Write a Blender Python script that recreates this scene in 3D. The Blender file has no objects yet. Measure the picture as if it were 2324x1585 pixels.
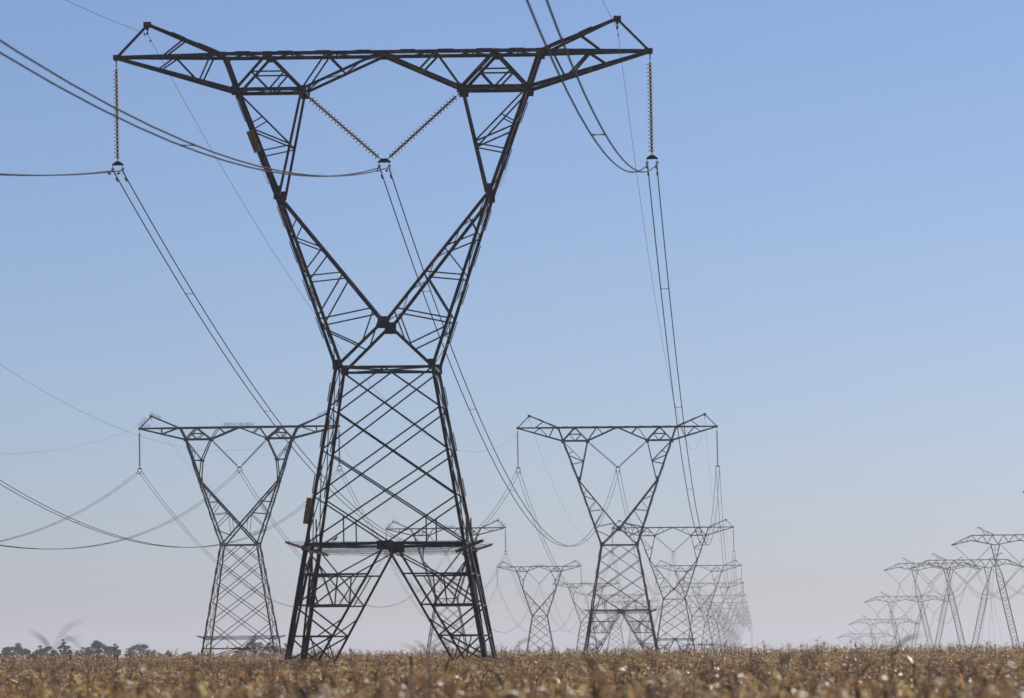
import bpy, math, random
import numpy as np
from mathutils import Vector
R = math.radians
rng = np.random.default_rng(7)
random.seed(7)
S = bpy.context.scene
C = S.collection

# ------------------------------------------------------------------ camera
EYE, FPX, ROLL, PITCH = 1.6, 11700.0, 0.0118, math.atan(684.5 / 11700.0)
cd = bpy.data.cameras.new('camera'); cam = bpy.data.objects.new('camera', cd); C.objects.link(cam)
cd.sensor_width = 36.0; cd.lens = 36.0 * FPX / 2324.0
cd.clip_start = 0.5; cd.clip_end = 60000
fw = Vector((0, math.cos(PITCH), math.sin(PITCH))); rt = Vector((1, 0, 0)); up = rt.cross(fw)
r2 = rt * math.cos(ROLL) - up * math.sin(ROLL); u2 = up * math.cos(ROLL) + rt * math.sin(ROLL)
from mathutils import Matrix
cam.matrix_world = Matrix(((r2.x, u2.x, -fw.x, 0), (r2.y, u2.y, -fw.y, 0), (r2.z, u2.z, -fw.z, EYE), (0, 0, 0, 1)))
cd.dof.use_dof = True; cd.dof.focus_distance = 380.0; cd.dof.aperture_fstop = 0.001 * cd.lens / 0.066
S.camera = cam

# ------------------------------------------------------------------ sky, sun, exposure
SUN_AZ, SUN_EL = 52.0, 38.0           # azimuth clockwise from the view direction (+Y)
w = bpy.data.worlds.new('World'); S.world = w; w.use_nodes = True
nt = w.node_tree; nt.nodes.clear()
sky = nt.nodes.new('ShaderNodeTexSky'); sky.sky_type = 'NISHITA'; sky.sun_disc = False
sky.sun_elevation = R(SUN_EL); sky.sun_rotation = R(SUN_AZ)
sky.altitude = 3000; sky.air_density = 1.0; sky.dust_density = 7.5; sky.ozone_density = 10.0
bg = nt.nodes.new('ShaderNodeBackground'); bg.inputs['Strength'].default_value = 0.122
wo = nt.nodes.new('ShaderNodeOutputWorld')
tint = nt.nodes.new('ShaderNodeVectorMath'); tint.operation = 'MULTIPLY'; tint.inputs[1].default_value = (1.16, 0.918, 0.82)   # white balance of the daylight
nt.links.new(sky.outputs[0], tint.inputs[0]); nt.links.new(tint.outputs[0], bg.inputs[0]); nt.links.new(bg.outputs[0], wo.inputs[0])
sd = bpy.data.lights.new('sun', 'SUN'); sd.energy = 4.5; sd.angle = R(0.5); sd.color = (1.0, 0.93, 0.82)
sun = bpy.data.objects.new('sun', sd); C.objects.link(sun)
sdir = Vector((math.sin(R(SUN_AZ)) * math.cos(R(SUN_EL)), math.cos(R(SUN_AZ)) * math.cos(R(SUN_EL)), math.sin(R(SUN_EL))))
sun.rotation_euler = sdir.to_track_quat('Z', 'Y').to_euler()
S.view_settings.view_transform = 'Standard'; S.view_settings.look = 'None'
S.view_settings.exposure = 0.0; S.view_settings.gamma = 1.0
S.cycles.volume_bounces = 1
S.cycles.max_bounces = 6; S.cycles.transparent_max_bounces = 8

# ------------------------------------------------------------------ helpers
def mat(name, col, rough=0.6, metal=0.0, noise=None, col2=None, thr=(0.45, 0.6), trans=0.0, attr=None, spec=0.5, bump=0.0):
    m = bpy.data.materials.new(name); m.use_nodes = True
    n = m.node_tree.nodes; l = m.node_tree.links
    b = n['Principled BSDF']; out = n['Material Output']
    b.inputs['Roughness'].default_value = rough; b.inputs['Metallic'].default_value = metal
    b.inputs['Specular IOR Level'].default_value = spec
    b.inputs['Base Color'].default_value = (*col, 1)
    csock = None
    if noise:
        tc = n.new('ShaderNodeTexCoord'); nz = n.new('ShaderNodeTexNoise')
        nz.inputs['Scale'].default_value = noise; nz.inputs['Detail'].default_value = 5
        rp = n.new('ShaderNodeValToRGB'); rp.color_ramp.elements[0].position = thr[0]; rp.color_ramp.elements[1].position = thr[1]
        rp.color_ramp.elements[0].color = (*col, 1); rp.color_ramp.elements[1].color = (*(col2 or col), 1)
        l.new(tc.outputs['Object'], nz.inputs['Vector']); l.new(nz.outputs['Fac'], rp.inputs[0]); csock = rp.outputs[0]
        if bump:
            bp = n.new('ShaderNodeBump'); bp.inputs['Strength'].default_value = bump
            l.new(nz.outputs['Fac'], bp.inputs['Height']); l.new(bp.outputs[0], b.inputs['Normal'])
    if attr:
        a = n.new('ShaderNodeAttribute'); a.attribute_name = attr; csock = a.outputs['Color']
    if csock: l.new(csock, b.inputs['Base Color'])
    if trans:
        t = n.new('ShaderNodeBsdfTranslucent'); mx = n.new('ShaderNodeMixShader'); mx.inputs[0].default_value = trans
        t.inputs[0].default_value = (*col, 1)
        if csock: l.new(csock, t.inputs[0])
        l.new(b.outputs[0], mx.inputs[1]); l.new(t.outputs[0], mx.inputs[2]); l.new(mx.outputs[0], out.inputs['Surface'])
    return m

M = dict(
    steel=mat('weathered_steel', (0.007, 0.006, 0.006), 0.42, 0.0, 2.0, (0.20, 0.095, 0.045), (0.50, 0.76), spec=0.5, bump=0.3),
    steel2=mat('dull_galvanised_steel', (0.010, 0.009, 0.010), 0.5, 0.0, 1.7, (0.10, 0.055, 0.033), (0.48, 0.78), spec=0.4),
    rust=mat('rusty_steel', (0.16, 0.075, 0.035), 0.8, 0.1, 9.0, (0.30, 0.17, 0.09), (0.4, 0.62)),
    wire=mat('aluminium_cable', (0.010, 0.009, 0.012), 0.6, 0.0, 30, (0.022, 0.018, 0.018), spec=0.15),
    fitting=mat('cast_fitting', (0.015, 0.013, 0.013), 0.5, 0.0, 14, (0.06, 0.035, 0.02), (0.5, 0.7), spec=0.4),
    glass=mat('insulator_glass', (0.86, 0.85, 0.72), 0.12, 0.0, 3, (0.90, 0.88, 0.78), trans=0.45),
    porcelain=mat('insulator_porcelain', (0.06, 0.06, 0.055), 0.25, 0.0, 3, (0.10, 0.10, 0.09)),
    plate=mat('ochre_plate_paint', (0.26, 0.12, 0.012), 0.5, 0.0, 6, (0.15, 0.05, 0.008), (0.45, 0.75)),
    ink=mat('black_plate_letters', (0.012, 0.010, 0.008), 0.5, 0, 20, (0.02, 0.017, 0.014)),
    concrete=mat('footing_concrete', (0.42, 0.38, 0.33), 0.9, 0, 5, (0.30, 0.26, 0.22), bump=0.3),
    crop=mat('dry_maize_leaf', (0.3, 0.2, 0.1), 0.36, 0.0, trans=0.38, attr='tint', spec=0.6),
    bark=mat('tree_bark', (0.09, 0.075, 0.06), 0.9, 0, 3, (0.14, 0.11, 0.09)),
    leaf=mat('eucalypt_leaves', (0.030, 0.038, 0.030), 0.7, 0, 0.4, (0.055, 0.062, 0.045), trans=0.15),
    feather=mat('bird_feathers', (0.05, 0.04, 0.035), 0.8, 0, 25, (0.22, 0.11, 0.06), (0.5, 0.6)),
)

class MB:
    def __init__(s): s.v = []; s.f = []; s.mi = []; s.n = 0
    def add(s, v, f, mi=0):
        s.v.append(np.asarray(v, float)); o = s.n
        s.f += [tuple(i + o for i in q) for q in f]; s.mi += [mi] * len(f); s.n += len(v)
    def box(s, c, h, ax=None, mi=0):
        ax = np.eye(3) if ax is None else np.asarray(ax, float)
        sg = np.array([[x, y, z] for x in (-1, 1) for y in (-1, 1) for z in (-1, 1)], float) * np.asarray(h, float)
        s.add(np.asarray(c, float) + sg @ ax, [(0, 1, 3, 2), (4, 6, 7, 5), (0, 4, 5, 1), (2, 3, 7, 6), (0, 2, 6, 4), (1, 5, 7, 3)], mi)
    WS = 1.0; LEAN = (0.0, 0.0)          # slight out-of-plumb and out-of-level of a real pylon
    def angle(s, p, q, wd, hint=(0, -1, 0), mi=0, flip=False):
        wd = wd * MB.WS
        p = np.asarray(p, float); q = np.asarray(q, float); d = q - p; L = np.linalg.norm(d); d /= L
        h = np.asarray(hint, float); a = h - (h @ d) * d
        if np.linalg.norm(a) < 1e-3: h = np.array([0.3, 0.5, 0.8]); a = h - (h @ d) * d
        a /= np.linalg.norm(a); b = np.cross(d, a)
        if flip: b = -b
        t = max(wd * 0.13, 0.008); j = (rng.random() - .5) * .014
        # flat flange lies in the face plane (along b), the other flange points inwards (-a)
        pr = [(0, -wd / 2), (0, wd / 2), (-t, wd / 2), (-t, -wd / 2 + t), (-wd, -wd / 2 + t), (-wd, -wd / 2)]
        v = [pt + a * (x + wd * .3 + j) + b * y for pt in (p, q) for x, y in pr]
        f = [(i, (i + 1) % 6, (i + 1) % 6 + 6, i + 6) for i in range(6)] + [(5, 4, 3, 2, 1, 0), (6, 7, 8, 9, 10, 11)]
        s.add(v, f, mi)
    def tube(s, pts, r, n=5, mi=0, cap=True):
        pts = np.asarray(pts, float); k = len(pts)
        r = np.broadcast_to(np.asarray(r, float), (k,))
        d = np.gradient(pts, axis=0); d /= np.linalg.norm(d, axis=1)[:, None]
        h = np.array([0.12, 0.05, 1.0]) if abs(d[0][2]) < .9 else np.array([1., .1, 0])
        a = h - (d @ h)[:, None] * d; a /= np.linalg.norm(a, axis=1)[:, None]; b = np.cross(d, a)
        th = np.arange(n) * 2 * np.pi / n
        v = (pts[:, None] + r[:, None, None] * (np.cos(th)[None, :, None] * a[:, None] + np.sin(th)[None, :, None] * b[:, None])).reshape(-1, 3)
        f = [(i * n + j, i * n + (j + 1) % n, (i + 1) * n + (j + 1) % n, (i + 1) * n + j) for i in range(k - 1) for j in range(n)]
        if cap: f += [tuple(range(n - 1, -1, -1)), tuple((k - 1) * n + j for j in range(n))]
        s.add(v, f, mi)
    def mesh(s, name, mats, smooth=False):
        me = bpy.data.meshes.new(name)
        v = np.concatenate(s.v) if s.v else np.zeros((0, 3))
        if MB.LEAN[0]:
            v = v.copy(); x0 = v[:, 0].copy(); v[:, 0] += MB.LEAN[0] * (HB - v[:, 2]); v[:, 2] -= MB.LEAN[1] * x0
        me.from_pydata(v.tolist(), [], s.f); me.update()
        for m in (mats if isinstance(mats, (list, tuple)) else [mats]): me.materials.append(m)
        if any(s.mi): me.polygons.foreach_set('material_index', s.mi)
        if smooth: me.polygons.foreach_set('use_smooth', [True] * len(me.polygons))
        return me
    def obj(s, name, mats, parent=None, smooth=False):
        o = bpy.data.objects.new(name, s.mesh(name, mats, smooth)); C.objects.link(o)
        if parent: o.parent = parent
        return o

def tag(o, label=None, cat=None, group=None, kind=None):
    if label: o['label'] = label
    if cat: o['category'] = cat
    if group: o['group'] = group
    if kind: o['kind'] = kind
    return o
def empty(name, loc=(0, 0, 0), rz=0.0):
    o = bpy.data.objects.new(name, None); C.objects.link(o); o.location = loc; o.rotation_euler = (0, 0, rz)
    o.empty_display_size = 0.5
    return o
def kids(o): return [c for c in ALL if c.parent == o]
def copy_tree(o, skip=(), parent=None):
    c = o.copy(); C.objects.link(c); c.parent = parent
    for ch in list(o.children):
        if ch.name.split('.')[0] in skip: continue
        copy_tree(ch, skip, c)
    return c
A3 = lambda *a: np.array(a, float)

# ------------------------------------------------------------------ places (metres; the camera is at the origin, looking along +Y)
SL = 0.047                                            # direction of both pylon rows
RZ = -math.atan(SL)
LINE_A = [(-5.66, 230.15, 28.38), (12.53, 619.8, 28.29), (31.4, 1021, 25.57), (51.6, 1447, 24.8), (70.2, 1855, 25.0),
          (87.2, 2215, 24.3), (103, 2555, 24.2), (119, 2895, 24.0), (135, 3235, 24.0), (151, 3570, 23.8), (173, 4040, 23.8), (196, 4530, 23.7)]
LINE_B = [(-32.81, 617.1, 28.70), (-13.75, 1036, 26.28), (7.0, 1475, 25.5), (26, 1885, 25.7), (44.3, 2280, 25.6), (61.3, 2648, 26.2), (77.5, 2990, 26.1)]
def at(x, y, Y):                                      # point at depth Y seen at a place of the photograph (used to set out real positions)
    d = fw + r2 * ((x - 1162) / FPX) - u2 * ((y - 792.5) / FPX)
    t = Y / d.y
    return Vector((d.x * t, Y, EYE + d.z * t))
HB = 27.4
# row of V-shaped pylons on the right: left beam tip (x), top chord (y), width 33 m
RROW = []
for xt, yt, Y in ((2322, 1086, 880), (2158.7, 1216, 1245), (2066, 1272.6, 1496), (2005, 1280, 1739), (1961, 1354.8, 2054), (1926, 1406.8, 2428), (1898.7, 1439.5, 2860)):
    p = at(xt, yt, Y); RROW.append((p.x + 16.5, Y, p.z))

ctrl = [(0, 0, 0.0), (-30, 20, 0), (30, 20, 0), (0, 60, 0.05), (-20, 100, .12), (20, 100, .12), (0, 150, .22), (-35, 160, .22), (35, 160, .22),
        (-20, 196, .42), (12, 196, .42), (40, 215, .5), (-50, 215, .5), (-6, 230, .93), (-6, 224, .86), (-6, 238, .96),
        (30, 300, .80), (-30, 300, .82), (0, 350, .78), (-50, 420, .78), (50, 420, .74), (0, 500, .74), (-60, 520, .8), (60, 520, .6), (90, 620, .4),
        (-150, 800, 0), (-250, 1500, -2), (-300, 2500, -3), (150, 800, -3), (0, -200, 0), (-200, 0, 0), (200, 0, 0), (-200, 300, .3), (200, 300, -.5),
        (-1500, 3000, -6), (-3000, 8000, -14), (0, 8000, -14), (3000, 8000, -26), (900, 3000, -22), (2500, 2500, -22)]
ctrl += [(x, y, z - HB) for x, y, z in LINE_A[1:]] + [(x, y, z - HB) for x, y, z in LINE_B] + [(x, y, z - 31.0) for x, y, z in RROW]
ctrl = np.array(ctrl, float)
def ground(x, y):
    x = np.atleast_1d(np.asarray(x, float)); y = np.atleast_1d(np.asarray(y, float))
    # distances measured relative to how far the place is from the camera, so near ground is finely controlled
    sc = 12 + 0.06 * np.hypot(x, y)
    d2 = ((x[:, None] - ctrl[:, 0]) ** 2 + (y[:, None] - ctrl[:, 1]) ** 2) / sc[:, None] ** 2
    wt = 1 / (d2 + 0.05) ** 1.8
    return (wt @ ctrl[:, 2]) / wt.sum(1)

# ------------------------------------------------------------------ the ground
def build_ground():
    ys = np.concatenate([np.linspace(-300, 0, 7), np.linspace(20, 700, 70), np.geomspace(730, 11900, 50)])
    us = np.linspace(-1, 1, 81); us = np.sign(us) * np.abs(us) ** 2.2
    X, Y = np.meshgrid(us, ys); X = X * np.minimum(260 + 0.9 * np.clip(Y, 0, None), 4400)
    Z = ground(X.ravel(), np.clip(Y.ravel(), -300, 9000)).reshape(X.shape)
    v = np.stack([X, Y, Z], -1).reshape(-1, 3); n = X.shape[1]
    f = [(i * n + j, i * n + j + 1, (i + 1) * n + j + 1, (i + 1) * n + j) for i in range(len(ys) - 1) for j in range(n - 1)]
    me = bpy.data.meshes.new('ground'); me.from_pydata(v.tolist(), [], f); me.update()
    me.polygons.foreach_set('use_smooth', [True] * len(f))
    m = mat('straw_littered_soil', (0.10, 0.072, 0.05), 0.95, 0, 1.2, (0.22, 0.16, 0.10), (0.4, 0.62), bump=0.5)
    me.materials.append(m)
    o = bpy.data.objects.new('ground', me); C.objects.link(o); tag(o, kind='structure')
    return float(Z.min())
ZMIN = build_ground()

# ------------------------------------------------------------------ steel pylons
def interp(z, tab):
    zs = [a for a, b in tab][::-1]; vs = [b for a, b in tab][::-1]
    return float(np.interp(z, zs, vs))

def insulator(p, q, nd, mats, mi_r=0.16):
    """glass or porcelain discs threaded on a rod between p and q"""
    mb = MB(); p = A3(*p); q = A3(*q); d = q - p; L = np.linalg.norm(d); d /= L
    h = A3(0, 1, 0); a = np.cross(d, h); a /= np.linalg.norm(a); b = np.cross(d, a)
    n = 12; th = np.arange(n) * 2 * np.pi / n
    ring = np.cos(th)[:, None] * a + np.sin(th)[:, None] * b
    mb.tube([p, p + d * .22], .014, 6, 1)                                   # shackle and link
    mb.tube([p + d * .05, p + d * .12], [.035, .035], 6, 1)
    s0 = .24; pitch = (L - s0 - .12) / nd
    for k in range(nd):
        c = p + d * (s0 + pitch * k)
        prof = [(0, .05), (.06, .055), (.075, mi_r * .75), (.088, mi_r), (.115, mi_r), (.105, mi_r * .6), (.125, .05), (pitch, .048)]
        for (h0, r0), (h1, r1), mm in [(prof[0], prof[1], 1), (prof[1], prof[2], 0), (prof[2], prof[3], 0), (prof[3], prof[4], 0), (prof[4], prof[5], 0), (prof[5], prof[6], 0), (prof[6], prof[7], 1)]:
            v = np.concatenate([c + d * h0 + ring * r0, c + d * h1 + ring * r1])
            mb.add(v, [(j, (j + 1) % n, n + (j + 1) % n, n + j) for j in range(n)], mm)
    mb.tube([q - d * .14, q], .02, 6, 1)
    return mb

def yoke(x, z, wd=.42):
    mb = MB()
    pr = [(-wd * .2, .10), (wd * .2, .10), (wd * .62, -.03), (wd * .62, -.09), (-wd * .62, -.09), (-wd * .62, -.03)]
    v = [(x + a, s * .018, z + b) for s in (-1, 1) for a, b in pr]
    f = [(0, 1, 2, 3, 4, 5), (11, 10, 9, 8, 7, 6)] + [(i, i + 6, (i + 1) % 6 + 6, (i + 1) % 6) for i in range(6)]
    mb.add(v, f)
    return mb
def clamp(x, z):
    mb = MB()
    mb.tube([(x, 0, z + .2), (x, 0, z + .05)], .018, 6)
    mb.tube([(x, -.0, z + .09), (x, 0, z + .05), (x, 0, z + .02)], [.03, .10, .04], 8)
    mb.tube([(x, -.22, z - .045), (x, -.1, z - .01), (x, 0, z + .0), (x, .1, z - .01), (x, .22, z - .045)], [.02, .04, .055, .04, .02], 6)
    return mb

def make_cat_pylon(kind):
    """lattice pylon with a wide flat beam on a forked neck; 'A': splayed chevron legs, 'B': crossed neck and bird spikes"""
    A = kind == 'A'
    st = M['steel'] if A else M['steel2']
    root = empty('lattice_pylon')
    zb = HB                                                          # beam level above the base
    NX, NZ = (6.56, -1.6) if A else (6.42, -1.38)
    IX = 3.58 if A else 3.37
    W0 = -14.17 if A else -14.1
    hx = [(0, 7.14), (NZ, NX), (-6.25, 4.83), (W0, 2.17), (-22, 3.50), (-HB, 4.42)]
    hy = [(0, .9), (-1.6, .9), (W0, 2.3), (-22, 3.55), (-HB, 4.60)]
    X = lambda z: interp(z, hx); Y = lambda z: interp(z, hy)
    P = lambda x, y, z: A3(x, y, z + zb)
    def corner(sx, sy, z): return P(sx * X(z), sy * Y(z), z)
    G = MB                                                           # gussets are plates inside each part
    def gus(mb, x, y, z, w_, h_, sy): mb.box(P(x, y + sy * .045, z), (w_ / 2, .012, h_ / 2))
    # ---- beam between the two necks
    beam = MB()
    for sy in (-1, 1):
        y = sy * .9; hn = (0, sy, 0)
        beam.angle(P(-7.2, y, 0), P(7.2, y, 0), .17, hn)
        for sx in (-1, 1):
            e = lambda a, b, wd, c=1: beam.angle(P(sx * a[0], y, a[1]), P(sx * b[0], y, b[1]), wd, hn)
            e((NX, NZ), (IX, NZ), .17); e((IX, NZ), (0.05, -.03), .13)
            e((NX, NZ), (5.1, 0), .13); e((5.1, 0), (IX, NZ), .17 if sy < 0 else .13)
            m1 = ((NX + 5.1) / 2, NZ / 2); m2 = ((IX + 5.1) / 2, NZ / 2)
            e(m1, m2, .07); e(m1, (5.05, NZ), .08); e(m2, (5.05, NZ), .07)
            e((IX, NZ), (2.46, 0), .08); e((2.46, 0), (1.72, NZ * .48), .09)
            gus(beam, sx * 5.1, y, -.05, .42, .3, sy); gus(beam, sx * IX, y, NZ - .06, .42, .42, sy); gus(beam, sx * NX, y, NZ, .34, .34, sy)
        gus(beam, 0, y, -.04, .3, .2, sy)
    xs = np.linspace(-7.1, 7.1, 15)
    for i in range(14):
        s = 1 if i % 2 else -1
        beam.angle(P(xs[i], -.9 * s, -.03), P(xs[i + 1], .9 * s, -.03), .06, (0, 0, 1))
        if i % 2: beam.angle(P(xs[i], -.9, .0), P(xs[i], .9, .0), .06, (0, 0, 1))
    for sx in (-1, 1):
        q = np.linspace(IX, NX, 5)
        for i in range(4):
            s = 1 if i % 2 else -1
            beam.angle(P(sx * q[i], -.9 * s, NZ), P(sx * q[i + 1], .9 * s, NZ), .06, (0, 0, -1))
        for qx, qz in ((IX, NZ), (5.1, 0), (NX, NZ)): beam.angle(P(sx * qx, -.9, qz - .04), P(sx * qx, .9, qz - .04), .09, (0, 0, -1))
        q = np.linspace(0, 1, 5)
        for i in range(4):
            s = 1 if i % 2 else -1
            a = A3(IX * (1 - q[i]), 0, NZ * (1 - q[i])); b = A3(IX * (1 - q[i + 1]), 0, NZ * (1 - q[i + 1]))
            beam.angle(P(sx * a[0], -.9 * s, a[2]), P(sx * b[0], .9 * s, b[2]), .05, (0, 0, -1))
    # small cover plates and bolts on the chords
    for k, x in enumerate((-6.2, -4.3, -2.6, -.8, 1.2, 2.9, 4.6, 6.1)):
        beam.box(P(x, -.97, .06), (.34, .02, .05)); 
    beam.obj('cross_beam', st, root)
    # ---- tapering cantilever arms and earth-wire peaks
    for sx in (-1, 1):
        arm = MB()
        yv = lambda x: .9 * (12 - x) / (12 - NX)
        for sy in (-1, 1):
            hn = (0, sy, 0)
            e = lambda a, b, wd: arm.angle(P(sx * a[0], sy * yv(a[0]), a[1]), P(sx * b[0], sy * yv(b[0]), b[1]), wd, hn)
            e((11.95, 0), (7.2, 0), .16); e((11.95, -.04), (NX + .05, NZ), .16)
            lz = lambda x: NZ * (12 - x) / (12 - NX)
            if A:
                e((10.05, lz(10.05)), (9.2, 0), .07); e((9.34, 0), (8.36, lz(8.36)), .09); e((7.66, 0), (8.19, lz(8.19)), .07)
            else:
                e((9.3, 0), (9.3, lz(9.3)), .07); e((9.25, lz(9.25)), (7.3, 0), .09)
        for x in (8.3, 10.1, 11.0): arm.angle(P(sx * x, -yv(x), -.02), P(sx * x, yv(x), -.02), .06, (0, 0, 1))
        for a, b in ((7.2, 8.3), (8.3, 10.1), (10.1, 11.0)):
            arm.angle(P(sx * a, -yv(a), 0), P(sx * b, yv(b), 0), .05, (0, 0, 1))
            arm.angle(P(sx * a, yv(a), NZ * (12 - a) / (12 - NX)), P(sx * b, -yv(b), NZ * (12 - b) / (12 - NX)), .05, (0, 0, -1))
        arm.box(P(sx * 11.93, 0, -.01), (.17, .10, .13)); arm.box(P(sx * 12.08, 0, 0), (.05, .13, .11))
        arm.tube([P(sx * 12, 0, -.12), P(sx * 12, 0, -.3)], .03, 6)
        arm.obj('crossarm', st, root)
        pk = MB()
        tip = (10.57, 0, 1.46)
        for sy in (-1, 1):
            pk.angle(P(sx * 10.5, sy * .03, 1.45), P(sx * 7.2, sy * .9, .03), .13, (0, sy, .2))
            if A:
                t = (10.5 - 8.9) / 3.3
                pk.angle(P(sx * 8.9, sy * t * .9, 1.45 * (1 - t)), P(sx * 9.85, sy * .35, .02), .07, (0, sy, 0))
        pk.angle(P(sx * 10.6, 0, 1.42), P(sx * 11.9, 0, .08), .11, (0, -1, 0))
        if A:
            for a in (.3, .55, .8):
                pk.angle(P(sx * (10.5 - 3.3 * a), -.9 * a, 1.45 * (1 - a)), P(sx * (10.5 - 3.3 * (a - .2)), .9 * (a - .2), 1.45 * (1.2 - a)), .05, (0, 0, 1))
            for a, b in ((.32, .5), (.7, .95)):
                pk.box(P(sx * (10.5 - 3.3 * (a + b) / 2), -.9 * (a + b) / 2 - .03, 1.45 * (1 - (a + b) / 2) + .07), (3.6 * (b - a) / 2, .02, .05),
                       [[math.cos(.414), 0, sx * math.sin(.414)], [0, 1, 0], [-sx * math.sin(.414), 0, math.cos(.414)]])
        pk.box(P(sx * 10.57, 0, 1.46), (.17, .12, .13)); pk.box(P(sx * 10.57, 0, 1.3), (.06, .1, .08))
        pk.tube([P(sx * 10.57, 0, 1.3), P(sx * 10.57, 0, 1.12)], .02, 5)
        pk.tube([P(sx * 10.57, 0, 1.16), P(sx * 10.57, 0, 1.08), P(sx * 10.57, 0, 1.02)], [.03, .06, .03], 6)
        pk.obj('earth_wire_peak', st, root)
    # ---- the two halves of the forked neck
    for sx in (-1, 1):
        nk = MB()
        kx, kz = 4.83, -6.3
        oc = lambda z: (X(z), z)
        crz = -12.18
        for sy in (-1, 1):
            hn = (0, sy, 0)
            e = lambda a, b, wd, n=hn: nk.angle(P(sx * a[0], sy * Y(a[1]), a[1]), P(sx * b[0], sy * Y(b[1]), b[1]), wd, n)
            e((7.14, 0.05), (NX, NZ), .17, (sx, 0, 0)); e((NX, NZ), (kx, kz), .17, (sx, 0, 0)); e((kx, kz), (2.17, W0), .15, (sx, 0, 0))
            if A:
                e((IX, NZ), (4.62, kz - .1), .11)
                sp = lambda t: (IX + (4.62 - IX) * t, NZ + (kz - .1 - NZ) * t)
                op = lambda t: oc(NZ + (kz - NZ) * t)
                e(op(0), sp(.52), .07); e(op(.37), sp(.52), .07); e(op(.60), sp(.53), .06)
                mid = tuple((np.array(op(0)) + np.array(sp(.52))) / 2); e(op(.34), mid, .055)
            else:
                e((IX, NZ), (4.5, -3.9), .11); e((4.5, -3.9), (4.72, kz), .11)
                e(oc(NZ - .1), (4.5, -3.9), .07); e(oc(-3.9), (4.5, -3.9), .07)
                e(oc(-2.9), ((NX + 4.5) / 2, (NZ - 3.9) / 2), .05); e(oc(-3.8), ((NX + 4.5) / 2, (NZ - 3.9) / 2), .05)
                gus(nk, sx * 4.5, sy * Y(-3.9), -3.9, .3, .36, sy)
            if A:
                e((4.62, kz - .2), (0.05, crz), .14); e((0.08, crz), (2.1, W0 + .05), .13)
                ip = lambda t: (4.62 * (1 - t), kz - .2 + (crz - kz + .2) * t)
                up_ = lambda t: oc(kz + (W0 - kz) * t)
                lw = lambda t: (2.1 * t, crz + (W0 - crz) * t)
                for a, b, wd in ((ip(.17), up_(.24), .05), (up_(.245), ip(.40), .06), (ip(.41), up_(.465), .06), (up_(.48), ip(.60), .06),
                                 (ip(.61), up_(.71), .065), (up_(.725), ip(.885), .065), (ip(.90), lw(.47), .06), (up_(.77), lw(.5), .065)):
                    e(a, b, wd)
            else:
                nk.angle(P(sx * 4.65, sy * Y(kz), kz - .2), P(-sx * 2.0, sy * Y(W0) + sx * .04, W0 + .1), .15, hn)
                ip = lambda t: (4.65 - 6.65 * t, kz - .2 + (W0 + .3 - kz) * t)
                up_ = lambda t: oc(kz + (W0 - kz) * t)
                for a, b, wd in ((up_(.2), ip(.13), .05), (ip(.15), up_(.33), .05), (up_(.34), ip(.32), .06), (ip(.33), up_(.52), .06), (up_(.53), ip(.5), .06),
                                 (ip(.51), up_(.72), .06), (ip(.54), ip(.54 + .0001), .05)):
                    if np.hypot(a[0] - b[0], a[1] - b[1]) > .05: e(a, b, wd)
                e(up_(.77), (.9, -13.0), .05); e((.9, -13.0), ip(.52), .05)
            gus(nk, sx * (kx - .1), sy * Y(kz), kz, .27, .62, sy)
            gus(nk, sx * 2.12, sy * Y(W0), W0 + .12, .34, .44, sy)
            gus(nk, sx * 7.1, sy * .9, -.05, .32, .3, sy); gus(nk, sx * NX, sy * .95, NZ - .1, .3, .34, sy)
            if A and sx < 0: gus(nk, 0, sy * (Y(crz) + .01), crz, .52, .54, sy)
        # lacing between the near and far faces
        for tab, z0, z1, n in ((lambda z: X(z), -1.6, kz, 5), (lambda z: X(z), kz, W0, 6)):
            zz = np.linspace(z0, z1, n + 1)
            for i in range(n):
                s = 1 if i % 2 else -1
                nk.angle(P(sx * tab(zz[i]), s * Y(zz[i]), zz[i]), P(sx * tab(zz[i + 1]), -s * Y(zz[i + 1]), zz[i + 1]), .04, (sx, 0, 0))
        x1 = 0 if A else -2.0; z1 = crz if A else W0
        for i in range(8):
            a, b = i / 8, (i + 1) / 8; s = 1 if i % 2 else -1
            pa = (4.63 + (x1 - 4.63) * a, kz - .2 + (z1 - kz + .2) * a); pb = (4.63 + (x1 - 4.63) * b, kz - .2 + (z1 - kz + .2) * b)
            if A or i < 6: nk.angle(P(sx * pa[0], s * Y(pa[1]), pa[1]), P(sx * pb[0], -s * Y(pb[1]), pb[1]), .038, (0, 0, 1))
        # splice plates and step bolts on the outer chord
        for k, z in enumerate((-2.6, -4.7, -7.4, -9.0, -10.7, -12.4)):
            sl = .375 if z > kz else .343; ca, sa = math.cos(math.atan(sl)), math.sin(math.atan(sl))
            for sy in (-1, 1):
                nk.box(P(sx * (X(z) + .10), sy * (Y(z) - .02), z), (.016, .07, .5), [[ca, 0, -sx * sa], [0, 1, 0], [sx * sa, 0, ca]])
        for z in np.arange(-5.9, -4.9, .11):
            nk.tube([P(sx * (X(z) + .05), -Y(z), z), P(sx * (X(z) + .22), -Y(z), z + .02)], .009, 4)
            nk.tube([P(sx * (X(z) + .05), Y(z), z), P(sx * (X(z) + .22), Y(z), z + .02)], .009, 4)
        nk.obj('neck', st, root)
    # ---- waist frame
    ws = MB()
    for dz_, wd in ((0, .15),):
        for (a, b, h) in (((-1, -1), (1, -1), (0, -1, 0)), ((-1, 1), (1, 1), (0, 1, 0)), ((-1, -1), (-1, 1), (-1, 0, 0)), ((1, -1), (1, 1), (1, 0, 0))):
            if dz_ and not A: continue
            ws.angle(corner(*a, W0) + A3(0, 0, dz_), corner(*b, W0) + A3(0, 0, dz_), .12, h)
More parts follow.
